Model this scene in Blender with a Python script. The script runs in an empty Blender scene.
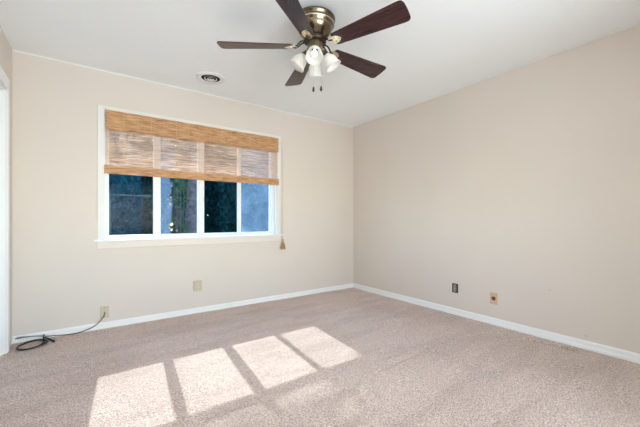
import bpy, bmesh, math, random
from mathutils import Vector, Matrix, noise
R = math.radians
sc = bpy.context.scene
col = sc.collection

# ------------------------------------------------------------------ camera
cam_d = bpy.data.cameras.new('camera')
cam_d.sensor_width = 36.0
cam_d.lens = 36.0 * 315.0 / 640.0
cam_d.shift_y = 5.8 / 640.0
cam_d.clip_start = 0.02
cam = bpy.data.objects.new('camera', cam_d)
col.objects.link(cam)
cam.location = (-3.1955, -3.6029, 1.0368)
cam.rotation_euler = (R(90), 0, R(-35.5))
sc.camera = cam

# ------------------------------------------------------------------ world, sun, rear fill light, exposure
SUN_DIR = Vector((-0.098, -1.24, -1.0)).normalized()      # direction the light travels
world = bpy.data.worlds.new('world')
sc.world = world
world.use_nodes = True
wn = world.node_tree
wn.nodes.clear()
sky = wn.nodes.new('ShaderNodeTexSky')
sky.sky_type = 'NISHITA'
sky.sun_disc = False
sky.sun_elevation = R(37.5)
sky.sun_rotation = R(5)
sky.dust_density = 0.25
bg = wn.nodes.new('ShaderNodeBackground')
bg.inputs['Strength'].default_value = 0.70
wo = wn.nodes.new('ShaderNodeOutputWorld')
wn.links.new(sky.outputs[0], bg.inputs[0])
wn.links.new(bg.outputs[0], wo.inputs[0])

sun_d = bpy.data.lights.new('sun', 'SUN')
sun_d.energy = 4.0
sun_d.angle = R(0.55)
sun_d.color = (1.0, 0.955, 0.93)
sun = bpy.data.objects.new('sun', sun_d)
col.objects.link(sun)
sun.rotation_euler = SUN_DIR.to_track_quat('-Z', 'Y').to_euler()

# area light added behind the camera as general fill for the room
rear_fill_d = bpy.data.lights.new('rear_fill_light', 'AREA')
rear_fill_d.shape = 'RECTANGLE'
rear_fill_d.size = 1.9
rear_fill_d.size_y = 1.35
rear_fill_d.energy = 104.0
rear_fill_d.color = (0.84, 0.945, 1.0)
rear_fill = bpy.data.objects.new('rear_fill_light', rear_fill_d)
col.objects.link(rear_fill)
rear_fill.location = (-2.25, -5.62, 1.25)
rear_fill.rotation_euler = (R(143), 0, 0)

sc.view_settings.view_transform = 'Standard'
sc.view_settings.look = 'None'
sc.view_settings.gamma = 1.0
sc.view_settings.use_curve_mapping = False
sc.view_settings.exposure = 0.72
sc.cycles.use_denoising = True
sc.cycles.max_bounces = 14
sc.cycles.diffuse_bounces = 8
sc.cycles.transparent_max_bounces = 24
sc.cycles.caustics_reflective = False
sc.cycles.sample_clamp_indirect = 6.0

# ------------------------------------------------------------------ helpers
def link(o):
    col.objects.link(o)
    return o

def tag(o, label=None, cat=None, group=None, kind=None):
    if label: o['label'] = label
    if cat: o['category'] = cat
    if group: o['group'] = group
    if kind: o['kind'] = kind
    return o

def empty(name, loc, label=None, cat=None, group=None, kind=None):
    o = bpy.data.objects.new(name, None)
    o.empty_display_size = 0.1
    o.location = loc
    link(o)
    return tag(o, label, cat, group, kind)

class MB:
    """collects shapes in world coordinates"""
    def __init__(self):
        self.bm = bmesh.new()
    def box(self, x0, x1, y0, y1, z0, z1, M=None):
        bm = self.bm
        vs = [bm.verts.new((x, y, z)) for x in (x0, x1) for y in (y0, y1) for z in (z0, z1)]
        for f in ((0,1,3,2),(4,6,7,5),(0,4,5,1),(2,3,7,6),(0,2,6,4),(1,5,7,3)):
            bm.faces.new([vs[i] for i in f])
        if M is not None:
            for v in vs: v.co = M @ v.co
        return vs
    def lathe(self, prof, M=None, n=32, cap0=False, cap1=False, wob=None):
        bm = self.bm
        rings = []
        for k, (r, z) in enumerate(prof):
            ring = []
            for i in range(n):
                a = 2 * math.pi * i / n
                rr = r * (1 + (wob(k, a) if wob else 0))
                p = Vector((rr * math.cos(a), rr * math.sin(a), z))
                ring.append(bm.verts.new(M @ p if M is not None else p))
            rings.append(ring)
        for k in range(len(rings) - 1):
            for i in range(n):
                j = (i + 1) % n
                bm.faces.new((rings[k][i], rings[k][j], rings[k+1][j], rings[k+1][i]))
        if cap0: bm.faces.new(rings[0][::-1])
        if cap1: bm.faces.new(rings[-1])
        return rings
    def tube(self, pts, r, n=8, closed=False):
        bm = self.bm
        pts = [Vector(p) for p in pts]
        rings = []
        up = Vector((0, 0, 1))
        m = len(pts)
        for k, p in enumerate(pts):
            a = pts[k-1] if (k > 0 or closed) else p
            b = pts[(k+1) % m] if (k < m-1 or closed) else p
            t = (b - a).normalized()
            u = up if abs(t.dot(up)) < 0.95 else Vector((1, 0, 0))
            s = t.cross(u).normalized()
            w = s.cross(t).normalized()
            rr = r[k] if isinstance(r, (list, tuple)) else r
            rings.append([bm.verts.new(p + (s * math.cos(2*math.pi*i/n) + w * math.sin(2*math.pi*i/n)) * rr) for i in range(n)])
        rng = range(m) if closed else range(m-1)
        for k in rng:
            A, B = rings[k], rings[(k+1) % m]
            for i in range(n):
                j = (i + 1) % n
                bm.faces.new((A[i], A[j], B[j], B[i]))
        if not closed:
            bm.faces.new(rings[0][::-1]); bm.faces.new(rings[-1])
    def prism(self, outline, z0, z1, M=None):
        bm = self.bm
        lo = [bm.verts.new((M @ Vector((x, y, z0))) if M is not None else (x, y, z0)) for x, y in outline]
        hi = [bm.verts.new((M @ Vector((x, y, z1))) if M is not None else (x, y, z1)) for x, y in outline]
        bm.faces.new(lo[::-1]); bm.faces.new(hi)
        n = len(outline)
        for i in range(n):
            j = (i + 1) % n
            bm.faces.new((lo[i], lo[j], hi[j], hi[i]))
    def sweep(self, prof, path, cap=True):
        """profile (a,b) at each path frame (origin, A, B)"""
        rings = [[self.bm.verts.new(o + A * a + B * b) for a, b in prof] for o, A, B in path]
        n = len(prof)
        for k in range(len(rings) - 1):
            for i in range(n):
                j = (i + 1) % n
                self.bm.faces.new((rings[k][i], rings[k][j], rings[k+1][j], rings[k+1][i]))
        if cap:
            self.bm.faces.new(rings[0][::-1]); self.bm.faces.new(rings[-1])
    def build(self, name, mat, parent=None, smooth=False, bevel=0, seg=2, kind=None, solid=0):
        bm = self.bm
        if not smooth or bevel:
            bmesh.ops.recalc_face_normals(bm, faces=bm.faces)
        me = bpy.data.meshes.new(name)
        off = Vector((0, 0, 0))
        if parent is not None:
            p = parent
            while p is not None:
                off += Vector(p.location)
                p = p.parent
        else:
            bb = [v.co for v in bm.verts]
            off = Vector(((min(v.x for v in bb) + max(v.x for v in bb)) / 2, (min(v.y for v in bb) + max(v.y for v in bb)) / 2, min(v.z for v in bb)))
        bmesh.ops.translate(bm, verts=bm.verts, vec=-off)
        bm.to_mesh(me); bm.free()
        me.materials.append(mat)
        o = bpy.data.objects.new(name, me)
        if parent is None:
            o.location = off
        link(o)
        if parent is not None: o.parent = parent
        if smooth:
            for p in me.polygons: p.use_smooth = True
        if solid:
            m = o.modifiers.new('solid', 'SOLIDIFY'); m.thickness = solid; m.offset = 0
        if bevel:
            m = o.modifiers.new('bevel', 'BEVEL'); m.width = bevel; m.segments = seg; m.limit_method = 'ANGLE'
        if kind: o['kind'] = kind
        return o

def curve_pts(ctrl, per=8):
    """Catmull-Rom through control points"""
    P = [Vector(p) for p in ctrl]
    P = [P[0] * 2 - P[1]] + P + [P[-1] * 2 - P[-2]]
    out = []
    for i in range(1, len(P) - 2):
        for k in range(per):
            t = k / per
            a, b, c, d = P[i-1], P[i], P[i+1], P[i+2]
            out.append(0.5 * ((2*b) + (c-a)*t + (2*a-5*b+4*c-d)*t*t + (3*b-a-3*c+d)*t**3))
    out.append(P[-2])
    return out

# ------------------------------------------------------------------ materials
class NT:
    def __init__(self, name):
        self.m = bpy.data.materials.new(name)
        self.m.use_nodes = True
        self.t = self.m.node_tree
        self.b = self.t.nodes['Principled BSDF']
        self.out = self.t.nodes['Material Output']
    def n(self, kind, **kw):
        nd = self.t.nodes.new('ShaderNode' + kind)
        for k, v in kw.items():
            if k in nd.inputs: nd.inputs[k].default_value = v
            else: setattr(nd, k, v)
        return nd
    def l(self, a, b): self.t.links.new(a, b)
    def coord(self, scale=(1,1,1), which='Object'):
        tc = self.n('TexCoord'); mp = self.n('Mapping')
        mp.inputs['Scale'].default_value = scale
        self.l(tc.outputs[which], mp.inputs[0])
        return mp.outputs[0]
    def ramp(self, fac, stops):
        r = self.n('ValToRGB')
        e = r.color_ramp.elements
        while len(e) < len(stops): e.new(0.5)
        for i, (p, c) in enumerate(stops):
            e[i].position = p; e[i].color = (*c, 1) if len(c) == 3 else c
        self.l(fac, r.inputs[0])
        return r.outputs[0]
    def bump(self, h, strength=0.3, dist=0.01):
        b = self.n('Bump', Strength=strength, Distance=dist)
        self.l(h, b.inputs['Height'])
        self.l(b.outputs[0], self.b.inputs['Normal'])
    def noise(self, vec, scale, detail=3, rough=0.5):
        nz = self.n('TexNoise', Scale=scale, Detail=detail, Roughness=rough)
        self.l(vec, nz.inputs['Vector'])
        return nz.outputs[0]

def plain(name, c, rough=0.5, metal=0.0, var=0.06, scale=8, bump=0, coat=0):
    t = NT(name)
    t.b.inputs['Roughness'].default_value = rough
    t.b.inputs['Metallic'].default_value = metal
    if coat: t.b.inputs['Coat Weight'].default_value = coat
    v = t.coord()
    f = t.noise(v, scale)
    lo = tuple(x * (1 - var) for x in c); hi = tuple(min(1, x * (1 + var)) for x in c)
    t.l(t.ramp(f, [(0.3, lo), (0.7, hi)]), t.b.inputs['Base Color'])
    if bump:
        t.bump(t.noise(v, 120, 2), bump, 0.002)
    return t.m

# wall paint, with a few scuffs
def wall_mat(name, c, marks=()):
    t = NT(name)
    t.b.inputs['Roughness'].default_value = 0.6
    v = t.coord((1,1,1), 'Object')
    f = t.noise(v, 1.6, 2)
    base = t.ramp(f, [(0.3, tuple(x*0.985 for x in c)), (0.7, tuple(min(1, x*1.01) for x in c))])
    geo = t.n('NewGeometry')
    for (p, r, k) in marks:
        d = t.n('VectorMath', operation='DISTANCE')
        nz = t.n('TexNoise', Scale=60.0, Detail=2.0)
        t.l(geo.outputs['Position'], nz.inputs['Vector'])
        t.l(geo.outputs['Position'], d.inputs[0]); d.inputs[1].default_value = p
        ad = t.n('Math', operation='MULTIPLY_ADD'); t.l(nz.outputs[0], ad.inputs[0]); ad.inputs[1].default_value = r * 0.9
        t.l(d.outputs['Value'], ad.inputs[2])
        mr = t.n('MapRange'); t.l(ad.outputs[0], mr.inputs[0])
        mr.inputs[1].default_value = r * 0.8; mr.inputs[2].default_value = r * 1.6
        mr.inputs[3].default_value = k; mr.inputs[4].default_value = 0
        mx = t.n('MixRGB'); t.l(mr.outputs[0], mx.inputs[0]); t.l(base, mx.inputs[1])
        mx.inputs[2].default_value = (0.45, 0.38, 0.32, 1)
        base = mx.outputs[0]
    t.l(base, t.b.inputs['Base Color'])
    t.bump(t.noise(v, 90, 3), 0.05, 0.002)
    return t.m

M = {}
WALL = (0.676, 0.618, 0.558)
M['wall'] = wall_mat('wall paint', WALL)
M['wall_r'] = wall_mat('wall paint scuffed', WALL, [((0, -2.542, 0.426), 0.012, 0.35), ((0, -2.787, 0.105), 0.014, 0.35), ((0, -2.02, 0.12), 0.008, 0.25)])
M['ceil'] = plain('ceiling paint', (0.89, 0.935, 0.955), 0.8, var=0.01, scale=2, bump=0.06)
M['trim'] = plain('white gloss trim', (0.82, 0.83, 0.83), 0.35, var=0.012, scale=3)
M['casing'] = plain('off white casing paint', (0.74, 0.74, 0.72), 0.45, var=0.02, scale=4)
M['apron'] = plain('apron paint', (0.74, 0.68, 0.62), 0.5, var=0.02, scale=4)
M['door'] = plain('door paint', (0.74, 0.77, 0.80), 0.4, var=0.012, scale=3)
M['vinyl'] = plain('window frame white', (0.74, 0.77, 0.80), 0.3, var=0.02, scale=10)
M['vent'] = plain('vent enamel', (0.80, 0.80, 0.80), 0.45, var=0.02)
M['dark'] = plain('dark duct', (0.006, 0.006, 0.006), 0.9)
M['ivory'] = plain('ivory plastic', (0.56, 0.50, 0.37), 0.35, var=0.03)
M['tan'] = plain('almond plastic', (0.62, 0.43, 0.28), 0.35, var=0.04)
M['grey_plastic'] = plain('grey plastic', (0.30, 0.29, 0.26), 0.4, var=0.1, scale=60)
M['slot'] = plain('slot dark', (0.04, 0.035, 0.03), 0.6)
M['steel'] = plain('zinc steel', (0.55, 0.54, 0.52), 0.35, 0.8)
M['brass'] = plain('antique brass', (0.185, 0.145, 0.095), 0.24, 1.0, var=0.25, scale=14)
M['brass_l'] = plain('polished brass', (0.80, 0.72, 0.55), 0.25, 1.0, var=0.12, scale=20)
M['brass_s'] = plain('satin brass', (0.34, 0.27, 0.165), 0.42, 0.8, var=0.15, scale=14)
M['bronze'] = plain('dark bronze', (0.055, 0.038, 0.026), 0.38, 0.7)
M['rubber'] = plain('black cable jacket', (0.022, 0.02, 0.022), 0.45, var=0.2)
M['cable_g'] = plain('grey cable jacket', (0.20, 0.21, 0.23), 0.45, var=0.2, scale=40)
M['cord'] = plain('cotton cord', (0.60, 0.52, 0.42), 0.8)
M['tassel'] = plain('straw tassel', (0.36, 0.22, 0.10), 0.8, var=0.3, scale=150)

# carpet
t = NT('carpet')
t.b.inputs['Roughness'].default_value = 1.0
t.b.inputs['Sheen Weight'].default_value = 0.35
v = t.coord()
n1 = t.noise(v, 120, 4, 0.8)
n2 = t.noise(v, 1.7, 3, 0.6)
n3 = t.noise(v, 45, 3, 0.65)
c1 = t.ramp(n1, [(0.36, (0.15, 0.095, 0.07)), (0.49, (0.66, 0.50, 0.42)), (0.59, (0.92, 0.75, 0.655))])
c2 = t.ramp(n2, [(0.35, (0.90, 0.875, 0.86)), (0.65, (1.0, 1.0, 1.0))])
c3 = t.ramp(n3, [(0.32, (0.78, 0.76, 0.75)), (0.60, (1.0, 1.0, 1.0))])
mx = t.n('MixRGB', blend_type='MULTIPLY'); mx.inputs[0].default_value = 1
t.l(c1, mx.inputs[1]); t.l(c2, mx.inputs[2])
mx2 = t.n('MixRGB', blend_type='MULTIPLY'); mx2.inputs[0].default_value = 1
t.l(mx.outputs[0], mx2.inputs[1]); t.l(c3, mx2.inputs[2])
tc = t.n('TexCoord'); mp = t.n('Mapping'); mp.inputs['Rotation'].default_value = (0, 0, R(32)); mp.inputs['Scale'].default_value = (0.9, 4.2, 1)
t.l(tc.outputs['Object'], mp.inputs[0])
n4 = t.noise(mp.outputs[0], 1.5, 3, 0.5)
c4 = t.ramp(n4, [(0.40, (0.87, 0.85, 0.84)), (0.50, (0.96, 0.95, 0.945)), (0.58, (1, 1, 1))])
mx3 = t.n('MixRGB', blend_type='MULTIPLY'); mx3.inputs[0].default_value = 1
t.l(mx2.outputs[0], mx3.inputs[1]); t.l(c4, mx3.inputs[2])
t.l(mx3.outputs[0], t.b.inputs['Base Color'])
ad = t.n('MixRGB', blend_type='ADD'); ad.inputs[0].default_value = 1
t.l(n1, ad.inputs[1]); t.l(n3, ad.inputs[2])
t.bump(ad.outputs[0], 0.8, 0.010)
M['carpet'] = t.m

# blade wood
t = NT('dark walnut blade')
t.b.inputs['Roughness'].default_value = 0.26
v = t.coord((3, 45, 10))
f = t.noise(v, 2.2, 6, 0.7)
t.l(t.ramp(f, [(0.35, (0.012, 0.005, 0.006)), (0.55, (0.048, 0.018, 0.019)), (0.75, (0.10, 0.045, 0.042))]), t.b.inputs['Base Color'])
t.bump(f, 0.15, 0.002)
M['blade'] = t.m

# bamboo
def bamboo(name, a, b, c, trans):
    t = NT(name)
    v = t.coord((0.9, 1, 95))
    f = t.noise(v, 3.0, 4, 0.75)
    g = t.noise(t.coord((5, 1, 62)), 1.6, 3, 0.6)
    av = t.n('MixRGB'); av.inputs[0].default_value = 0.55
    t.l(f, av.inputs[1]); t.l(g, av.inputs[2])
    colr = t.ramp(av.outputs[0], [(0.34, a), (0.50, b), (0.64, c)])
    t.l(colr, t.b.inputs['Base Color'])
    t.b.inputs['Roughness'].default_value = 0.55
    tr = t.n('BsdfTranslucent'); t.l(colr, tr.inputs[0])
    mx = t.n('MixShader'); mx.inputs[0].default_value = trans
    t.l(t.b.outputs[0], mx.inputs[1]); t.l(tr.outputs[0], mx.inputs[2])
    t.l(mx.outputs[0], t.out.inputs[0])
    return t.m
M['bamboo'] = bamboo('bamboo slats', (0.22, 0.09, 0.035), (0.64, 0.36, 0.17), (0.86, 0.60, 0.36), 0.05)
M['weave'] = bamboo('bamboo weave', (0.50, 0.30, 0.20), (0.85, 0.66, 0.52), (0.95, 0.86, 0.78), 0.66)
M['thread'] = plain('weave thread', (0.62, 0.44, 0.26), 0.8)

# window glass, optional film of dried dirt with its own shape
def glass(name, film=0.0, mode=None, tint=(0.78, 0.92, 0.97)):
    t = NT(name)
    t.t.nodes.remove(t.b)
    tr = t.n('BsdfTransparent'); tr.inputs[0].default_value = (*tint, 1)
    gl = t.n('BsdfGlossy'); gl.inputs['Roughness'].default_value = 0.02
    mx = t.n('MixShader'); mx.inputs[0].default_value = 0.0025
    t.l(tr.outputs[0], mx.inputs[1]); t.l(gl.outputs[0], mx.inputs[2])
    last = mx.outputs[0]
    if film:
        d = t.n('BsdfTranslucent'); d.inputs[0].default_value = (0.36, 0.64, 0.95, 1)
        v = t.coord()
        nz = t.n('TexNoise', Scale=5.0, Detail=5.0, Roughness=0.6, Distortion=0.8)
        t.l(v, nz.inputs['Vector'])
        if mode == 'edge':                     # film only along the left side, ragged edge
            sp = t.n('SeparateXYZ'); t.l(v, sp.inputs[0])
            m1 = t.n('MapRange'); t.l(sp.outputs[2], m1.inputs[0])
            m1.inputs[1].default_value = 0; m1.inputs[2].default_value = 1.2; m1.inputs[3].default_value = 0.0; m1.inputs[4].default_value = 0.03
            nn = t.n('TexNoise', Scale=7.0, Detail=3.0); t.l(v, nn.inputs['Vector'])
            ma = t.n('MULTIPLY_ADD' if False else 'Math', operation='MULTIPLY_ADD'); t.l(nn.outputs[0], ma.inputs[0]); ma.inputs[1].default_value = -0.16
            t.l(sp.outputs[0], ma.inputs[2])
            mr = t.n('MapRange'); t.l(ma.outputs[0], mr.inputs[0])
            mr.inputs[1].default_value = -0.165; mr.inputs[2].default_value = -0.150; mr.inputs[3].default_value = film; mr.inputs[4].default_value = film * 0.06
            fac = mr.outputs[0]
        else:
            mr = t.n('MapRange'); t.l(nz.outputs[0], mr.inputs[0])
            mr.inputs[1].default_value = 0.3; mr.inputs[2].default_value = 0.7
            mr.inputs[3].default_value = film * 0.55; mr.inputs[4].default_value = film * 1.25
            fac = mr.outputs[0]
        m2 = t.n('MixShader'); t.l(fac, m2.inputs[0]); t.l(last, m2.inputs[1]); t.l(d.outputs[0], m2.inputs[2])
        last = m2.outputs[0]
    t.l(last, t.out.inputs[0])
    return t.m
M['glass'] = glass('window glass')
M['glass_edge'] = glass('window glass stained', 0.13, 'edge')
M['glass_film'] = glass('window glass dusty', 0.17)

# frosted lamp glass
t = NT('alabaster lamp glass')
t.b.inputs['Roughness'].default_value = 0.35
v = t.coord()
f = t.noise(v, 14, 4, 0.6)
cc = t.ramp(f, [(0.3, (0.86, 0.86, 0.84)), (0.7, (0.97, 0.97, 0.95))])
t.l(cc, t.b.inputs['Base Color'])
tr = t.n('BsdfTranslucent'); t.l(cc, tr.inputs[0])
mx = t.n('MixShader'); mx.inputs[0].default_value = 0.55
t.l(t.b.outputs[0], mx.inputs[1]); t.l(tr.outputs[0], mx.inputs[2]); t.l(mx.outputs[0], t.out.inputs[0])
M['shade'] = t.m
t = NT('lit bulb')
t.b.inputs['Emission Color'].default_value = (1.0, 0.95, 0.86, 1)
t.b.inputs['Emission Strength'].default_value = 0.8
M['bulb'] = t.m

# outside
def leafmat(name, a, b, trans=0.35):
    t = NT(name)
    t.b.inputs['Roughness'].default_value = 0.7
    t.b.inputs['Specular IOR Level'].default_value = 0.15
    v = t.coord()
    f = t.noise(v, 2.2, 4, 0.7)
    cc = t.ramp(f, [(0.3, a), (0.7, b)])
    t.l(cc, t.b.inputs['Base Color'])
    tr = t.n('BsdfTranslucent'); t.l(cc, tr.inputs[0])
    mx = t.n('MixShader'); mx.inputs[0].default_value = trans
    t.l(t.b.outputs[0], mx.inputs[1]); t.l(tr.outputs[0], mx.inputs[2]); t.l(mx.outputs[0], t.out.inputs[0])
    return t.m
M['leaf_b'] = leafmat('blue green leaves', (0.002, 0.035, 0.060), (0.018, 0.13, 0.20))
M['leaf_d'] = leafmat('dark evergreen leaves', (0.001, 0.018, 0.022), (0.006, 0.060, 0.072), 0.2)
M['leaf_g'] = leafmat('bright leaves', (0.02, 0.06, 0.018), (0.06, 0.14, 0.045), 0.4)
M['bark'] = plain('bark', (0.085, 0.065, 0.075), 0.9, var=0.5, scale=9, bump=0.5)
M['ground'] = plain('ground', (0.06, 0.075, 0.04), 1.0, var=0.4, scale=1.5)
M['fence'] = plain('fence metal', (0.02, 0.07, 0.10), 0.6, 0.0)

# ------------------------------------------------------------------ room shell
W, D, H = -3.755, -5.65, 2.44         # left wall x, rear wall y, ceiling z
OX0, OX1, OZ0, OZ1 = -3.125, -1.31, 0.845, 2.07
WT = 0.16
m = MB()
m.box(W - 0.3, OX0, 0, WT, -0.3, H + 0.2); m.box(OX1, 0.3, 0, WT, -0.3, H + 0.2)
m.box(OX0, OX1, 0, WT, -0.3, OZ0); m.box(OX0, OX1, 0, WT, OZ1, H + 0.2)
m.build('wall_far', M['wall'], kind='structure')
m = MB(); m.box(0, WT, D - 0.2, 0, -0.3, H + 0.2); m.build('wall_right', M['wall_r'], kind='structure')
# left wall with a doorway
DY0, DY1, DZ = -1.09, -0.20, 2.05
m = MB()
m.box(W - WT, W, DY1, 0, -0.3, H + 0.2); m.box(W - WT, W, D - 0.2, DY0, -0.3, H + 0.2); m.box(W - WT, W, DY0, DY1, DZ, H + 0.2)
m.build('wall_left', M['wall'], kind='structure')
# rear wall, with an opening added to go with the fill light
RX0, RX1, RZ0, RZ1 = -3.22, -1.28, 0.55, 1.95
m = MB()
m.box(W, RX0, D - WT, D, -0.3, H + 0.2); m.box(RX1, 0, D - WT, D, -0.3, H + 0.2)
m.box(RX0, RX1, D - WT, D, -0.3, RZ0); m.box(RX0, RX1, D - WT, D, RZ1, H + 0.2)
m.build('wall_near', M['wall'], kind='structure')
m = MB(); m.box(W - WT, WT, D - 0.2, WT, H, H + 0.15); m.build('ceiling', M['ceil'], kind='structure')

# unseen wall block, added to cut the rear fill along the right wall
m = MB(); m.box(-1.2, 0, D, -4.0, -0.3, H + 0.2); m.build('wall_fill_block', M['wall'], kind='structure')

# carpet: gently uneven grid, with furniture dents and a loose edge by the right wall
def floor_h(x, y):
    h = 0.0035 * noise.noise(Vector((x * 2.3, y * 2.3, 0))) + 0.0018 * noise.noise(Vector((x * 9, y * 9, 3)))
    # seam / crease running from the sun patch to the right
    for (ax, ay, bx, by, amp, w) in ((-1.69, -2.09, -1.13, -2.05, 0.007, 0.011), (-1.13, -2.05, -0.60, -2.06, 0.005, 0.011), (-1.03, -2.0, -1.00, -2.55, 0.007, 0.011),
                                     (-0.15, -2.42, -0.10, -2.74, 0.030, 0.022), (-0.62, -2.72, -0.42, -2.86, 0.010, 0.012), (-0.72, -2.86, -0.42, -2.86, 0.007, 0.012)):
        d = Vector((bx - ax, by - ay)); L = d.length; d /= L
        p = Vector((x - ax, y - ay)); s = p.dot(d)
        if -0.05 < s < L + 0.05:
            q = abs(p.x * d.y - p.y * d.x)
            e = min(1, max(0, min(s, L - s) / 0.05 + 1))
            h -= amp * e * math.exp(-(q / w) ** 2)
    if y > -0.12: h += 0.010 * min(1, (y + 0.12) / 0.08)
    return h
m = MB()
bm = m.bm
NX, NY = 376, 520
G = [[bm.verts.new((W - 0.02 + (0.02 - W) * i / NX, D - 0.02 + (-D + 0.02) * j / NY, 0)) for j in range(NY + 1)] for i in range(NX + 1)]
for row in G:
    for vtx in row: vtx.co.z = floor_h(vtx.co.x, vtx.co.y)
for i in range(NX):
    for j in range(NY):
        bm.faces.new((G[i][j], G[i+1][j], G[i+1][j+1], G[i][j+1]))
# underside slab
m.box(W - 0.02, 0, D - 0.02, 0, -0.15, -0.03)
m.build('floor', M['carpet'], smooth=True, kind='structure')

# baseboards: profile depth x height
BB = [(0, 0), (0.018, 0), (0.017, 0.022), (0.013, 0.028), (0.012, 0.055), (0.008, 0.063), (0.004, 0.067), (0, 0.067)]
def baseboard(name, p0, p1, inward):
    m = MB(); A = Vector(inward); B = Vector((0, 0, 1))
    m.sweep(BB, [(Vector(p0), A, B), (Vector(p1), A, B)])
    return m.build(name, M['trim'], kind='structure')
baseboard('baseboard_far', (W, 0, 0), (0, 0, 0), (0, -1, 0))
baseboard('baseboard_right', (0, 0, 0), (0, -4.0, 0), (-1, 0, 0))
baseboard('baseboard_left', (W, DY0 - 0.085, 0), (W, D, 0), (1, 0, 0))
baseboard('baseboard_near', (W, D, 0), (-1.2, D, 0), (0, 1, 0))
baseboard('baseboard_fill_block', (-1.2, -4.0, 0), (0, -4.0, 0), (0, 1, 0))  # runs along the added wall block
# thin cove where the walls meet the ceiling
CV = [(0, 0), (0.007, 0), (0.005, -0.003), (0.003, -0.005), (0, -0.007)]
for k, (p0, p1, inn) in enumerate((((W, 0, H), (0, 0, H), (0, -1, 0)),)):
    m = MB(); m.sweep(CV, [(Vector(p0), Vector(inn), Vector((0, 0, 1))), (Vector(p1), Vector(inn), Vector((0, 0, 1)))])
    m.build('trim_%d' % (k + 1), M['ceil'], kind='structure')

# ------------------------------------------------------------------ door in the left wall
door = empty('door_1', (W, (DY0 + DY1) / 2, 0), kind='structure')
door['label'] = 'white painted closet door in the left wall'
m = MB()
for y0, y1 in ((DY1 - 0.012, DY1 + 0.04), (DY0 - 0.075, DY0 + 0.012)):
    m.box(W, W + 0.011, y0, y1, 0, DZ + 0.085)
m.box(W, W + 0.011, DY0 + 0.012, DY1 - 0.012, DZ - 0.012, DZ + 0.085)
m.build('door_casing', M['trim'], door, bevel=0.005)
m = MB()
m.box(W - WT, W, DY1 - 0.02, DY1, 0, DZ); m.box(W - WT, W, DY0, DY0 + 0.02, 0, DZ); m.box(W - WT, W, DY0 + 0.02, DY1 - 0.02, DZ - 0.02, DZ)
m.build('door_jamb', M['trim'], door)
m = MB()
m.box(W - 0.075, W - 0.04, DY0 + 0.022, DY1 - 0.022, 0.012, DZ - 0.022)
for z0, z1 in ((0.15, 0.95), (1.1, 1.9)):
    for y0, y1 in ((DY0 + 0.12, -0.69), (-0.60, DY1 - 0.12)):
        m.box(W - 0.041, W - 0.035, y0, y1, z0, z1)
m.build('door_panel', M['door'], door, bevel=0.003)
Mk = Matrix.Translation((W - 0.04, DY0 + 0.09, 0.95)) @ Matrix.Rotation(R(90), 4, 'Y')
m = MB(); m.lathe([(0.026, 0), (0.026, 0.006), (0.010, 0.008), (0.010, 0.028), (0.024, 0.036), (0.027, 0.048), (0.018, 0.058), (0.002, 0.060)], Mk, 24, True, True)
m.build('door_knob', M['brass_l'], door, smooth=True)

# ------------------------------------------------------------------ window 1
win = empty('window_1', ((OX0 + OX1) / 2, 0, OZ0), kind='structure')
win['label'] = 'wide white sliding window of four panes in the far wall'
m = MB()                                               # casing
c = 0.055
m.box(OX0 - c, OX0, -0.014, 0, OZ0, OZ1 + c - 0.02); m.box(OX1, OX1 + c, -0.014, 0, OZ0, OZ1 + c - 0.02)
m.box(OX0, OX1, -0.014, 0, OZ1, OZ1 + c - 0.02)
m.build('window_casing', M['casing'], win, bevel=0.003)
m = MB(); m.box(OX0 - 0.085, OX1 + 0.085, -0.034, 0, OZ0 - 0.018, OZ0); m.box(OX0, OX1, 0, 0.045, OZ0 - 0.018, OZ0 + 0.002)
m.build('window_sill', M['vinyl'], win, bevel=0.003)
m = MB(); m.box(OX0 - 0.06, OX1 + 0.06, -0.012, 0, OZ0 - 0.085, OZ0 - 0.018)
m.build('window_apron', M['apron'], win, bevel=0.003)
m = MB()                                               # reveal lining + outer frame
m.box(OX0, OX0 + 0.012, 0, 0.15, OZ0, OZ1); m.box(OX1 - 0.012, OX1, 0, 0.15, OZ0, OZ1)
m.box(OX0 + 0.012, OX1 - 0.012, 0, 0.15, OZ1 - 0.012, OZ1)
m.box(OX0 + 0.012, OX1 - 0.012, 0.045, 0.15, OZ0, OZ0 + 0.018)
m.box(OX1 - 0.055, OX1 - 0.012, 0.045, 0.10, OZ0 + 0.018, OZ1 - 0.012)
m.box(OX0 + 0.012, OX0 + 0.022, 0.045, 0.10, OZ0 + 0.018, OZ1 - 0.012)
m.box(-2.250, -2.216, 0.040, 0.10, OZ0 + 0.018, OZ1 - 0.012)
m.build('window_frame', M['vinyl'], win, bevel=0.002)
PANES = [(-3.088, -2.705, 'glass', 0.075), (-2.639, -2.271, 'glass_edge', 0.060), (-2.195, -1.808, 'glass', 0.060), (-1.752, -1.378, 'glass_film', 0.075)]
GZ0, GZ1 = 0.882, 2.022
SX = [(-3.103, -2.680), (-2.700, -2.250), (-2.216, -1.770), (-1.792, -1.365)]
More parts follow.
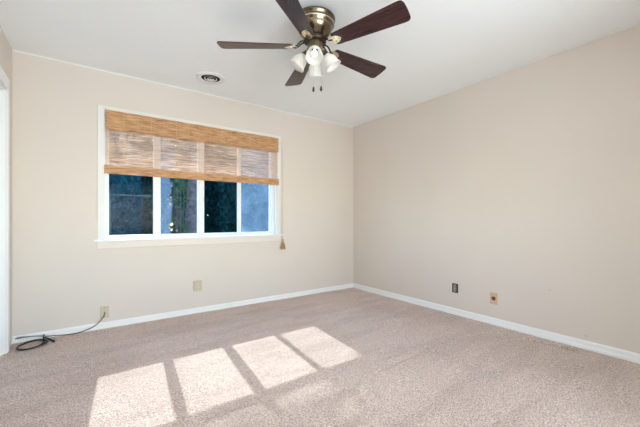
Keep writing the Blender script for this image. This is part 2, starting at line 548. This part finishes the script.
for k, ((g0, g1, gm, gy), (s0, s1)) in enumerate(zip(PANES, SX)):
    m = MB()
    ya, yb = (gy - 0.006, gy + 0.006)
    if k in (1, 2): ya, yb = 0.048, 0.068
    else: ya, yb = 0.0695, 0.090
    m.box(s0, g0, ya, yb, OZ0 + 0.018, OZ1 - 0.012); m.box(g1, s1, ya, yb, OZ0 + 0.018, OZ1 - 0.012)
    m.box(g0, g1, ya, yb, OZ0 + 0.018, GZ0); m.box(g0, g1, ya, yb, GZ1, OZ1 - 0.012)
    s = m.build('sash', M['vinyl'], win, bevel=0.002)
    m = MB(); y = (ya + yb) / 2
    vs = m.box(g0, g1, y, y + 0.0001, GZ0, GZ1)
    bm = m.bm; bm.clear()
    q = [bm.verts.new(p) for p in ((g0, y, GZ0), (g1, y, GZ0), (g1, y, GZ1), (g0, y, GZ1))]
    bm.faces.new(q)
    # centre the pane's own origin so its dirt pattern stays with it
    me = bpy.data.meshes.new('pane')
    ctr = Vector(((g0 + g1) / 2, y, GZ0))
    bmesh.ops.translate(bm, verts=bm.verts, vec=-ctr)
    bm.to_mesh(me); bm.free(); me.materials.append(M[gm])
    o = bpy.data.objects.new('pane', me); link(o); o.parent = s
    o.location = ctr - Vector(win.location)
    if gm == 'glass_film': o['label'] = 'pane clouded with a pale blue film'
    if gm == 'glass_edge': o['label'] = 'pane stained pale along its left side'

# ------------------------------------------------------------------ unseen rear window, added around the fill light
win_added = empty('window_2_added', ((RX0 + RX1) / 2, D, RZ0), kind='structure')
m = MB()
m.box(RX0 - 0.06, RX0, D, D + 0.015, RZ0, RZ1 + 0.06); m.box(RX1, RX1 + 0.06, D, D + 0.015, RZ0, RZ1 + 0.06)
m.box(RX0, RX1, D, D + 0.015, RZ1, RZ1 + 0.06); m.box(RX0 - 0.06, RX1 + 0.06, D, D + 0.03, RZ0 - 0.02, RZ0)
m.build('window_casing', M['casing'], win_added, bevel=0.003)
m = MB()
m.box(RX0, RX0 + 0.03, D - 0.12, D - 0.06, RZ0, RZ1); m.box(RX1 - 0.03, RX1, D - 0.12, D - 0.06, RZ0, RZ1)
m.box(RX0 + 0.03, RX1 - 0.03, D - 0.12, D - 0.06, RZ0, RZ0 + 0.03); m.box(RX0 + 0.03, RX1 - 0.03, D - 0.12, D - 0.06, RZ1 - 0.03, RZ1)
m.box(-2.28, -2.22, D - 0.12, D - 0.06, RZ0 + 0.03, RZ1 - 0.03)
m.build('window_frame', M['vinyl'], win_added)

# ------------------------------------------------------------------ bamboo blind
random.seed(4)
BX0, BX1 = -3.118, -1.302
blind = empty('bamboo_blind', ((BX0 + BX1) / 2, -0.035, 1.46),
              'woven bamboo roman blind, half lowered over the window', 'blind')
def reeds(mb, z0, z1, y, pitch, hmin, hmax, thick, segs, x0=BX0, x1=BX1, jit=0.0008):
    bm = mb.bm
    z = z0
    while z < z1:
        h = random.uniform(hmin, hmax)
        yo = y + random.uniform(-0.0008, 0.0008)
        zs = [(z + random.gauss(0, jit), h * random.uniform(0.75, 1.15)) for _ in range(segs + 1)]
        prev = None
        e0 = x0 + random.uniform(-0.003, 0.003); e1 = x1 + random.uniform(-0.003, 0.003)
        for i in range(segs + 1):
            x = e0 + (e1 - e0) * i / segs
            zc, hh = zs[i]
            r = [bm.verts.new((x, yo + a * thick, zc + b * hh / 2)) for a, b in ((-.5, -.6), (-.5, .6), (.5, 1), (.5, -1))]
            if prev:
                for a in range(4):
                    b = (a + 1) % 4
                    bm.faces.new((prev[a], prev[b], r[b], r[a]))
            else: bm.faces.new(r)
            prev = r
        bm.faces.new(prev[::-1])
        z += h + pitch * random.uniform(0.5, 1.5)
# the woven drop: reeds with open gaps between
m = MB(); reeds(m, 1.535, 1.925, -0.022, 0.0014, 0.0019, 0.0035, 0.0005, 26, jit=0.0006)
weave = m.build('weave', M['weave'], blind)
for k in range(16):
    x = BX0 + 0.03 + (BX1 - BX0 - 0.06) * k / 15
    m = MB(); m.box(x - 0.0016, x + 0.0016, -0.0245, -0.0235, 1.535, 1.925); m.build('thread', M['thread'], weave)
# valance: two close layers with a flat backing of slats
m = MB(); reeds(m, 1.895, 2.066, -0.040, -0.0002, 0.0030, 0.0050, 0.0022, 20, jit=0.0004)
m.box(BX0 + 0.004, BX1 - 0.004, -0.0375, -0.0345, 1.892, 2.066)
val = m.build('valance', M['bamboo'], blind)
for k in range(16):
    x = BX0 + 0.03 + (BX1 - BX0 - 0.06) * k / 15
    m = MB(); m.box(x - 0.0024, x + 0.0024, -0.0425, -0.0415, 1.893, 2.066); m.build('thread', M['thread'], val)
m = MB(); m.box(BX0 + 0.006, BX1 - 0.006, -0.034, -0.001, 2.045, 2.068); m.build('headrail', M['bamboo'], blind)
m = MB(); m.box(BX0 + 0.004, BX1 - 0.004, -0.020, -0.0145, 1.885, 1.935); m.build('batten', M['bamboo'], blind)
# stacked hem folds at the bottom
m = MB()
for yy in (-0.040, -0.031, -0.022):
    reeds(m, 1.470, 1.548, yy, -0.0002, 0.0030, 0.0055, 0.0024, 18, BX0 - 0.007, BX1 + 0.008, 0.0005)
m.box(BX0 - 0.003, BX1 + 0.003, -0.0365, -0.0345, 1.470, 1.546)
hem = m.build('hem', M['bamboo'], blind)
for k in range(16):
    x = BX0 + 0.03 + (BX1 - BX0 - 0.06) * k / 15
    m = MB(); m.box(x - 0.0024, x + 0.0024, -0.0425, -0.0415, 1.468, 1.550); m.build('thread', M['thread'], hem)
# lift cord at the right, two wooden beads, tassel
m = MB()
cx = -1.243
m.tube(curve_pts([(BX1 - 0.02, -0.046, 2.03), (BX1 + 0.03, -0.048, 1.99), (cx, -0.047, 1.85), (cx, -0.047, 1.2), (cx, -0.050, 0.775)], 6), 0.0022, 6)
m.build('lift_cord', M['cord'], blind, smooth=True)
m = MB()
for z in (0.835, 0.805):
    m.lathe([(0.001, -0.008), (0.007, -0.006), (0.009, 0), (0.007, 0.006), (0.001, 0.008)], Matrix.Translation((cx, -0.052, z)), 14)
m.build('cord_bead', M['vinyl'], blind, smooth=True)
m = MB()
m.lathe([(0.002, 0.785), (0.007, 0.780), (0.009, 0.765), (0.007, 0.755), (0.012, 0.735), (0.022, 0.700), (0.031, 0.662), (0.030, 0.655), (0.001, 0.659)],
        Matrix.Translation((cx + 0.002, -0.052, 0)), 28, True, False, wob=lambda k, a: (0.09 * math.sin(a * 9 + k * .4) if k > 3 else 0))
m.build('tassel', M['tassel'], blind, smooth=True)

# ------------------------------------------------------------------ ceiling fan
FX, FY = -1.962, -1.814
fan = empty('ceiling_fan', (FX, FY, H), 'five blade ceiling fan in antique brass with dark wood blades and glass lamp shades', 'ceiling fan')
T = lambda dx=0, dy=0, dz=0: Matrix.Translation((FX + dx, FY + dy, H + dz))
m = MB()
m.lathe([(0.100, 0), (0.102, -0.010), (0.118, -0.016), (0.136, -0.022), (0.140, -0.030), (0.138, -0.040), (0.130, -0.046), (0.131, -0.060), (0.131, -0.072), (0.122, -0.080),
         (0.120, -0.092), (0.112, -0.112), (0.098, -0.132), (0.080, -0.148), (0.066, -0.156), (0.062, -0.160)], T(), 56, True, True)
hous = m.build('motor_housing', M['brass'], fan, smooth=True)
m = MB(); m.lathe([(0.1305, -0.062), (0.134, -0.066), (0.1305, -0.070)], T(), 56)
m.build('band', M['brass_l'], hous, smooth=True)
m = MB(); m.lathe([(0.050, -0.158), (0.074, -0.160), (0.078, -0.166), (0.078, -0.180), (0.072, -0.186), (0.045, -0.188)], T(), 40, True, True)
m.build('flywheel', M['bronze'], fan, smooth=True)
m = MB(); m.lathe([(0.046, -0.186), (0.052, -0.192), (0.053, -0.225), (0.060, -0.232), (0.062, -0.252), (0.052, -0.266), (0.030, -0.276), (0.012, -0.280), (0.010, -0.290), (0.002, -0.294)], T(), 40, True, True)
m.build('switch_housing', M['brass_s'], fan, smooth=True)
def rounded(pts, r, n=5):
    out = []
    k = len(pts)
    for i in range(k):
        p = Vector(pts[i]); a = (Vector(pts[i-1]) - p); b = (Vector(pts[(i+1) % k]) - p)
        rr = r[i]
        a = p + a.normalized() * rr; b = p + b.normalized() * rr
        for j in range(n + 1):
            t = j / n
            q = a * (1-t)**2 + p * 2*t*(1-t) + b * t*t
            out.append((q.x, q.y))
    return out
BR, BZ = 0.655, -0.214
blade_outline = rounded([(0.152, -0.050), (BR, -0.080), (BR + 0.004, 0), (BR, 0.080), (0.152, 0.050)], [0.022, 0.035, 0.02, 0.035, 0.022])
plate_outline = rounded([(0.118, -0.014), (0.140, -0.033), (0.186, -0.030), (0.216, 0.0), (0.186, 0.030), (0.140, 0.033), (0.118, 0.014)], [0.008, 0.012, 0.014, 0.016, 0.014, 0.012, 0.008])
blade_phase = [-71.5, 1.2, 73, 146.5, 217]
proto = None
def make_blade():
    b = MB(); b.prism(blade_outline, -0.003, 0.003)
    i = MB(); i.prism(plate_outline, -0.0065, -0.003)
    for sx, sy in ((0.166, 0.017), (0.166, -0.017), (0.196, 0)):
        i.lathe([(0.006, -0.0065), (0.006, -0.009), (0.003, -0.0105), (0.0005, -0.011)], Matrix.Translation((sx, sy, 0)), 12, False, True)
    a = MB()
    for s in (-1, 1):
        path = curve_pts([(0.066, s * 0.008, 0.030), (0.095, s * 0.016, 0.024), (0.112, s * 0.018, 0.008), (0.128, s * 0.012, -0.006), (0.150, s * 0.006, -0.0075)], 6)
        a.tube(path, 0.0058, 8)
    a.prism([(0.060, -0.016), (0.085, -0.016), (0.085, 0.016), (0.060, 0.016)], 0.026, 0.036)
    return b, i, a
for k, ph in enumerate(blade_phase):
    b, i, a = make_blade()
    # rotating frame: pitch about the blade's own axis, then turn round the hub
    objs = []
    for nm, mb, mt in (('blade', b, M['blade']), ('mount_plate', i, M['brass_l']), ('blade_arm', a, M['bronze'])):
        me = bpy.data.meshes.new(nm)
        if nm != 'blade_arm':
            bmesh.ops.transform(mb.bm, matrix=Matrix.Rotation(R(-13.5), 4, 'X'), verts=mb.bm.verts)
        bmesh.ops.recalc_face_normals(mb.bm, faces=mb.bm.faces)
        mb.bm.to_mesh(me); mb.bm.free(); me.materials.append(mt)
        o = bpy.data.objects.new(nm, me); link(o)
        objs.append(o)
        if nm != 'mount_plate':
            mod = o.modifiers.new('bevel', 'BEVEL'); mod.width = 0.0012; mod.limit_method = 'ANGLE'
    objs[0].parent = fan; objs[0].location = (0, 0, BZ); objs[0].rotation_euler = (0, 0, R(ph))
    objs[1].parent = objs[0]
    objs[2].parent = fan; objs[2].location = (0, 0, BZ + 0.004); objs[2].rotation_euler = (0, 0, R(ph))
# lamp arms and bell shades
for k, az in enumerate((-126, -36, 54, 144)):
    Rz = Matrix.Rotation(R(az), 4, 'Z')
    Mt = T() @ Rz
    m = MB()
    m.tube([Mt @ p for p in curve_pts([(0.050, 0, -0.246), (0.060, 0, -0.243), (0.070, 0, -0.248), (0.073, 0, -0.260)], 5)], 0.0075, 10)
    tilt = Matrix.Translation((0.072, 0, -0.262)) @ Matrix.Rotation(R(-33), 4, 'Y') @ Matrix.Scale(0.86, 4)   # local -z is down and outward
    Ms = Mt @ tilt
    m.lathe([(0.010, 0.008), (0.022, 0.004), (0.025, -0.004), (0.025, -0.020), (0.022, -0.024)], Ms, 24, True)
    arm = m.build('lamp_arm', M['brass'], fan, smooth=True)
    m = MB()
    m.lathe([(0.024, -0.014), (0.028, -0.024), (0.040, -0.038), (0.050, -0.056), (0.055, -0.078), (0.056, -0.095), (0.060, -0.110), (0.067, -0.122)],
            Ms, 48, wob=lambda kk, a: (0.012 * (kk - 4) * math.cos(a * 8) if kk > 4 else 0))
    m.build('lamp_shade', M['shade'], fan, smooth=True, solid=0.003)
    m = MB()
    m.lathe([(0.011, -0.024), (0.012, -0.040), (0.018, -0.055), (0.023, -0.070), (0.022, -0.084), (0.014, -0.094), (0.001, -0.098)], Ms, 20, True)
    m.build('bulb', M['bulb'], fan, smooth=True)
# pull chains
for (lat, dep, z1, nm) in ((-0.010, -0.03, -0.505, 0), (0.042, -0.03, -0.500, 1)):
    dx = 0.581 * dep + 0.814 * lat; dy = 0.814 * dep - 0.581 * lat
    m = MB()
    z = -0.250
    m.tube([T(dx, dy, z) @ Vector((0, 0, 0)), T(dx, dy, z1) @ Vector((0, 0, 0))], 0.0011, 6)
    while z > z1:
        m.lathe([(0.0003, 0.0016), (0.0018, 0), (0.0003, -0.0016)], T(dx, dy, z), 6)
        z -= 0.006
    ch = m.build('pull_chain', M['steel'], fan, smooth=True)
    m = MB()
    m.lathe([(0.001, 0.006), (0.005, 0), (0.0075, -0.012), (0.0085, -0.022), (0.006, -0.030), (0.001, -0.033)], T(dx, dy, z1), 14, True)
    m.build('pull_knob', M['bronze'], ch, smooth=True)

# ------------------------------------------------------------------ round ceiling vent
VX, VY = -2.262, -0.425
vent = empty('ceiling_vent', (VX, VY, H), 'round white ceiling air vent with dark ring gaps near the window wall', 'air vent')
V = Matrix.Translation((VX, VY, H))
m = MB(); m.lathe([(0.138, 0), (0.139, -0.004), (0.128, -0.010), (0.098, -0.012), (0.090, -0.006), (0.088, 0)], V, 56)
m.build('flange', M['vent'], vent, smooth=True)
m = MB(); m.lathe([(0.089, -0.002), (0.001, -0.001)], V, 40); m.build('duct_opening', M['dark'], vent)
for r0, r1, z0, z1 in ((0.052, 0.062, -0.001, -0.008), (0.024, 0.033, -0.002, -0.010)):
    m = MB(); m.lathe([(r0, z0), (r0 + (r1-r0)*0.5, z0 + (z1-z0)*0.6), (r1, z1), (r1, z1 - 0.002), (r0 + (r1-r0)*0.5 - 0.001, z0 + (z1-z0)*0.6 - 0.002), (r0, z0 - 0.003)], V, 48)
    m.build('cone', M['vent'], vent, smooth=True)
m = MB(); m.lathe([(0.004, -0.004), (0.004, -0.018), (0.008, -0.020), (0.006, -0.026), (0.001, -0.027)], V, 16)
m.build('stem', M['vent'], vent, smooth=True)

# ------------------------------------------------------------------ wall plates
def screw(mb, Mx):
    mb.lathe([(0.0035, 0), (0.0035, 0.0012), (0.002, 0.0018), (0.0004, 0.0018)], Mx, 12)
def wallM(wall, u, z):
    """local frame: x right on the wall, y up, z out of the wall"""
    if wall == 'far':
        return Matrix(((1, 0, 0, u), (0, 0, -1, 0), (0, 1, 0, z), (0, 0, 0, 1)))
    return Matrix(((0, 0, -1, 0), (-1, 0, 0, u), (0, 1, 0, z), (0, 0, 0, 1)))

# six way tap on the far wall
Mx = wallM('far', -2.281, 0.304)
o = empty('outlet_adapter', (-2.281, 0, 0.304), 'ivory six socket outlet adapter low on the far wall below the window', 'outlet')
m = MB(); m.prism(rounded([(-.036, -.058), (.036, -.058), (.036, .058), (-.036, .058)], [.005]*4), 0, 0.005, Mx); m.build('wall_plate', M['ivory'], o, bevel=0.001)
m = MB(); m.prism(rounded([(-.042, -.046), (.042, -.046), (.042, .062), (-.042, .062)], [.006]*4), 0.005, 0.030, Mx); b = m.build('socket_body', M['ivory'], o, bevel=0.003)
for sx in (-0.021, 0.021):
    for sy in (-0.024, 0.008, 0.040):
        m = MB()
        m.box(sx - .010, sx - .006, sy - .004, sy + .008, 0.0295, 0.0308, Mx)
        m.box(sx + .006, sx + .010, sy - .004, sy + .008, 0.0295, 0.0308, Mx)
        m.box(sx - .003, sx + .003, sy - .012, sy - .006, 0.0295, 0.0308, Mx)
        m.build('socket_slots', M['grey_plastic'], b)
# cable plate at the left
Mx = wallM('far', -3.123, 0.162)
o = empty('cable_plate', (-3.123, 0, 0.162), 'ivory cable jack wall plate with a black cable plugged in', 'wall plate')
m = MB(); m.prism(rounded([(-.035, -.057), (.035, -.057), (.035, .057), (-.035, .057)], [.004]*4), 0, 0.005, Mx); m.build('wall_plate', M['ivory'], o, bevel=0.0015)
for q in (Mx @ Matrix.Translation((0, .042, .005)), Mx @ Matrix.Translation((0, -.042, .005))):
    m = MB(); screw(m, q); m.build('screw', M['slot'], o)
m = MB(); m.lathe([(0.0075, .005), (0.0075, .009), (0.005, .009), (0.005, .016), (0.0005, .016)], Mx, 6); m.build('jack', M['steel'], o)
# open box on the right wall
Mx = wallM('right', -1.662, 0.287)
o = empty('open_outlet_box', (0, -1.662, 0.287), 'uncovered outlet with dark box rim and grey socket on the right wall', 'outlet')
m = MB()
m.box(-.034, -.028, -.049, .049, 0, .004, Mx); m.box(.020, .034, -.049, .049, 0, .004, Mx); m.box(-.028, .020, .040, .049, 0, .004, Mx); m.box(-.028, .020, -.049, -.040, 0, .004, Mx)
m.box(-.030, .032, -.045, .045, 0, .0015, Mx)
m.build('box_rim', M['slot'], o)
m = MB(); m.prism(rounded([(-.019, -.034), (.015, -.034), (.015, .034), (-.019, .034)], [.004]*4), 0.0015, 0.010, Mx); s = m.build('socket', M['grey_plastic'], o, bevel=0.001)
for sy in (-0.018, 0.018):
    m = MB()
    m.box(-.009, -.006, sy - .004, sy + .005, .0098, .0106, Mx); m.box(.003, .006, sy - .004, sy + .005, .0098, .0106, Mx); m.box(-.003, .001, sy - .011, sy - .007, .0098, .0106, Mx)
    m.build('socket_slots', M['slot'], s)
m = MB(); m.box(-.006, .003, -.043, .043, .0015, .0035, Mx); m.build('strap', M['steel'], o)
# almond jack plate on the right wall
Mx = wallM('right', -2.072, 0.258)
o = empty('jack_plate', (0, -2.072, 0.258), 'tan wall plate with one round jack on the right wall', 'wall plate')
m = MB(); m.prism(rounded([(-.036, -.058), (.036, -.058), (.036, .058), (-.036, .058)], [.004]*4), 0, 0.006, Mx); m.build('wall_plate', M['tan'], o, bevel=0.002)
m = MB(); m.lathe([(0.019, .006), (0.019, .008), (0.015, .0085), (0.013, .0075), (0.013, .0062)], Mx, 28); m.build('jack_ring', M['slot'], o, smooth=True)
m = MB(); m.lathe([(0.0125, .006), (0.0125, .0095), (0.006, .0105), (0.0005, .0105)], Mx, 24); m.build('jack', M['brass'], o, smooth=True)
for q in (Mx @ Matrix.Translation((0, .042, .006)), Mx @ Matrix.Translation((0, -.042, .006))):
    m = MB(); screw(m, q); m.build('screw', M['steel'], o)

# ------------------------------------------------------------------ cable on the carpet
cab = empty('coaxial_cable', (-3.45, -0.06, 0), 'long black coaxial cable coiled on the carpet in the left corner', 'cable')
zf = 0.010
m = MB()
lead = [(-3.123, -0.018, 0.162), (-3.125, -0.040, 0.150), (-3.150, -0.055, 0.105), (-3.205, -0.062, 0.058), (-3.29, -0.060, 0.028), (-3.38, -0.052, 0.020), (-3.47, -0.046, 0.028), (-3.54, -0.048, 0.036)]
m.tube(curve_pts(lead, 8), 0.0036, 8)
m.build('lead', M['rubber'], cab, smooth=True)
random.seed(9)
m = MB()                                                 # loops lying on the carpet
for j in range(4):
    pts = []
    for k in range(28):
        a = 2 * math.pi * k / 28
        rx = 0.078 + 0.005 * j + 0.004 * math.sin(3 * a + j); ry = 0.088 + 0.005 * j
        x = -3.628 + rx * math.cos(a) + 0.006 * j; y = -0.145 + ry * math.sin(a) + 0.015 * math.cos(a)
        pts.append((x, y, zf + 0.003 * (j % 2) + 0.006 * (1 + math.sin(a * 2 + j * 1.3)) * 0.5))
    m.tube(pts, 0.0040, 8, closed=True)
m.build('coil', M['rubber'], cab, smooth=True)
m = MB()                                                 # gathered grey strands beside the baseboard
for j in range(7):
    o1 = random.uniform(-0.012, 0.012); o2 = random.uniform(0, 0.022)
    m.tube(curve_pts([(-3.732 + abs(o1), -0.028 - o2, 0.046 + o2 * 0.8), (-3.69, -0.030 - o2, 0.050 + o2 * .7), (-3.63, -0.032 - o2, 0.050 + o2 * .3), (-3.575, -0.036 - o2, 0.044 + o2 * .2), (-3.535, -0.050 + o1, 0.034)], 6), 0.0042, 7)
m.build('gathered_strands', M['cable_g'], cab, smooth=True)
m = MB()                                                 # twist tie
m.tube([(-3.553 + 0.001 * math.sin(a), -0.058 + 0.030 * math.cos(a), 0.032 + 0.024 * math.sin(a)) for a in [2 * math.pi * k / 14 for k in range(14)]], 0.004, 6, closed=True)
m.build('cable_tie', M['rubber'], cab, smooth=True)
m = MB()
m.tube([(-3.545, -0.055, 0.032), (-3.515, -0.085, 0.020), (-3.493, -0.120, 0.012), (-3.478, -0.150, 0.012)], [0.0045, 0.0075, 0.0085, 0.0085], 10)
m.build('connector', M['rubber'], cab, smooth=True)

# ------------------------------------------------------------------ outside
GZ = -0.45
m = MB(); m.box(-22, 22, WT + 0.02, 40, GZ - 0.2, GZ); m.build('ground', M['ground'], kind='structure')

def leaves(mb, n, pick, size, rnd):
    bm = mb.bm
    for _ in range(n):
        c = pick(rnd)
        if c is None: continue
        s = size * rnd.uniform(0.6, 1.4)
        d = Vector((rnd.gauss(0, 1), rnd.gauss(0, 1), rnd.gauss(0, 0.7))).normalized()
        e = d.orthogonal().normalized()
        e = (Matrix.Rotation(rnd.uniform(0, 6.28), 3, d) @ e)
        f = d.cross(e) * 0.45
        nrm = f.cross(e).normalized() * 0.18 * s
        p = [c - e * s, c + f * s * 0.9 + nrm, c + e * s, c - f * s * 0.9 + nrm]
        vs = [bm.verts.new(q) for q in p]
        bm.faces.new((vs[0], vs[1], vs[2])); bm.faces.new((vs[0], vs[2], vs[3]))

def bush(x, y, rx, ry, h, n, size, mat, label, name='evergreen_shrub', cat='shrub', seed=0, group='shrubs in a row beyond the window'):
    rnd = random.Random(seed)
    root = empty(name, (x, y, GZ), label, cat, group)
    m = MB()
    def pick(r):
        # clumpy shell: most leaves near the surface
        a = r.uniform(0, 6.283); u = r.random()
        zz = GZ + 0.05 + h * u
        prof = 1.0 if u < 0.88 else 1.0 - 0.45 * (u - 0.88) / 0.12
        q = (0.55 + 0.45 * r.random() ** 0.5) * prof
        p = Vector((x + rx * prof * r.uniform(-1, 1), y + ry * r.uniform(-1, 1), zz))
        nn = noise.noise(p * 1.9 + Vector((seed, 0, 0)))
        p += Vector((nn * 0.08, nn * 0.1, nn * 0.55))
        return p
    leaves(m, n, pick, size, rnd)
    m.build('foliage', M[mat], root)
    m = MB()
    for j in range(4):
        a = j * 1.6 + seed
        m.tube(curve_pts([(x, y, GZ), (x + 0.08 * math.cos(a), y + 0.08 * math.sin(a), GZ + h * 0.3), (x + rx * .45 * math.cos(a), y + ry * .45 * math.sin(a), GZ + h * 0.8)], 5),
               [min(1, rx) * (0.05 * (1 - i / 14) + 0.01) for i in range(11)], 7)
    m.build('stem', M['bark'], root, smooth=True)
    return root

def tree(x, y, r0, h, canopy, n, size, mat, label, seed, lean=0.0):
    rnd = random.Random(seed)
    root = empty('tree', (x, y, GZ), label, 'tree')
    m = MB()
    path = curve_pts([(x, y, GZ), (x + lean * .1, y, GZ + h * .3), (x + lean * .4, y - .05, GZ + h * .65), (x + lean, y - .2, GZ + h)], 8)
    k = len(path)
    m.tube(path, [r0 * (1.25 if i == 0 else 1.0) * (1 - 0.65 * i / k) for i in range(k)], 14)
    top = Vector(path[-1])
    cx, cy, cz, ax, ay, az = canopy
    for j in range(7):
        a = j * 0.9 + seed
        e = Vector((cx + ax * .7 * math.cos(a), cy + ay * .7 * math.sin(a), cz + az * .4 * math.sin(j * 2.1)))
        st = Vector(path[int(k * (0.86 + 0.03 * (j % 5)))])
        m.tube(curve_pts([st, st.lerp(e, .5) + Vector((0, 0, .25)), e], 6), [r0 * .3 * (1 - i / 15) + .01 for i in range(13)], 7)
    m.build('trunk', M['bark'], root, smooth=True)
    m = MB()
    def pick(r):
        while True:
            q = Vector((r.uniform(-1, 1), r.uniform(-1, 1), r.uniform(-1, 1)))
            if q.length < 1: break
        p = Vector((cx + q.x * ax, cy + q.y * ay, cz + q.z * az))
        # keep out of the sunbeam that reaches the lower panes
        if p.z < 1.68 + 0.806 * p.y and abs(p.x + 2.2 - p.y * 0.085) < 2.4 and p.z > 0.9 + .806 * (p.y - .2) - .1: return None
        if noise.noise(p * 4.5) < 0.10: return None
        return p
    leaves(m, n, pick, size, rnd)
    m.build('foliage', M[mat], root)
    return root

# shrubs in three staggered rows
for k, (x, h, mt, lb) in enumerate(((-4.75, 4.2, 'leaf_b', 'blue green shrub left of the wire fence, front row'),
        (-2.9, 3.95, 'leaf_b', 'dense blue green shrub right behind the wire fence'),
        (1.25, 3.9, 'leaf_d', 'dark evergreen shrub seen through the third pane'),
        (3.2, 4.1, 'leaf_d', 'dark evergreen shrub behind the clouded pane'))):
    bush(x, 7.7, .85, .5, h, 6500, .075, mt, lb, seed=k + 1, group='front row of shrubs')
for k, (x, h, lb) in enumerate(((-5.95, 4.4, 'dark shrub in the second row, farthest left'), (-3.93, 4.5, 'dark shrub in the second row behind the fence'), (-1.91, 4.3, 'dark shrub in the second row, left of the thick trunk'), (0.11, 4.5, 'dark shrub in the second row behind the thick trunk'),
        (2.13, 4.4, 'dark shrub in the second row, middle right'), (4.15, 4.5, 'dark shrub in the second row, farthest right'))):
    bush(x, 9.5, .88, .45, h, 8000, .085, 'leaf_d', lb, seed=k + 41, group='second row of shrubs')
for k, (x, h, lb) in enumerate(((-7.55, 5.8, 'broad shrub in the back row, farthest left'), (-5.08, 5.6, 'broad shrub in the back row behind the fence'), (-2.61, 5.35, 'broad shrub in the back row, left of the trunk'), (-0.14, 5.5, 'broad shrub in the back row, right of the trunk'),
        (2.33, 5.4, 'broad shrub in the back row, middle right'), (4.8, 5.7, 'broad shrub in the back row, farthest right'))):
    bush(x, 11.3, 1.10, .4, h, 10000, .125, 'leaf_d', lb, seed=k + 61, group='back row of shrubs')
for k, (x, h, lb) in enumerate(((-5.72, 6.8, 'tall dark evergreen at the very back, left of the fence'), (-2.04, 7.0, 'tall dark evergreen at the very back behind the first pane'),
        (1.64, 7.1, 'tall dark evergreen at the very back behind the third pane'), (5.32, 6.9, 'tall dark evergreen at the very back, farthest right'))):
    bush(x, 12.6, 1.64, .3, h, 9000, .17, 'leaf_d', lb, 'tall_evergreen', 'tree', seed=k + 81, group='tall evergreens at the very back')
# the big tree whose trunk shows in the second pane
tree(-0.72, 6.9, 0.24, 8.0, (-1.6, 3.4, 5.15, 1.7, 1.3, 1.1), 11000, .060, 'leaf_g', 'thick trunked tree seen through the second pane', 21, 0.75)
# small bright leaved tree
bush(-1.12, 6.5, .22, .22, 3.1, 380, .06, 'leaf_g', 'sparse bright green sapling left of the thick tree trunk', 'sapling', 'tree', 31, None)

# wire fence beyond pane one
fen = empty('wire_fence', (-3.3, 5.4, GZ), 'blue grey wire fence in front of the left shrub', 'fence')
fz = 1.62
for x in (-5.6, -4.4, -3.25, -2.92, -1.9):
    m = MB(); m.tube([(x, 5.4, GZ), (x, 5.4, fz + 0.05)], 0.022, 10); m.build('fence_post', M['fence'], fen, smooth=True)
m = MB(); m.tube([(-5.6, 5.4, fz), (-1.9, 5.4, fz)], 0.018, 8); m.build('fence_rail', M['fence'], fen, smooth=True)
m = MB()
x = -5.6
while x < -1.9:
    for s in (1, -1):
        xa = x; xb = x + s * (fz - GZ) * 0.5
        xa2, xb2 = max(-5.6, min(-1.9, xa)), max(-5.6, min(-1.9, xb))
        za = GZ + 0.02 + (xa2 - xa) / (xb - xa) * (fz - GZ); zb = GZ + (xb2 - xa) / (xb - xa) * (fz - GZ)
        m.tube([(xa2, 5.4, za), (xb2, 5.4, zb)], 0.0016, 4)
    x += 0.22
m.build('wire_mesh', M['fence'], fen)
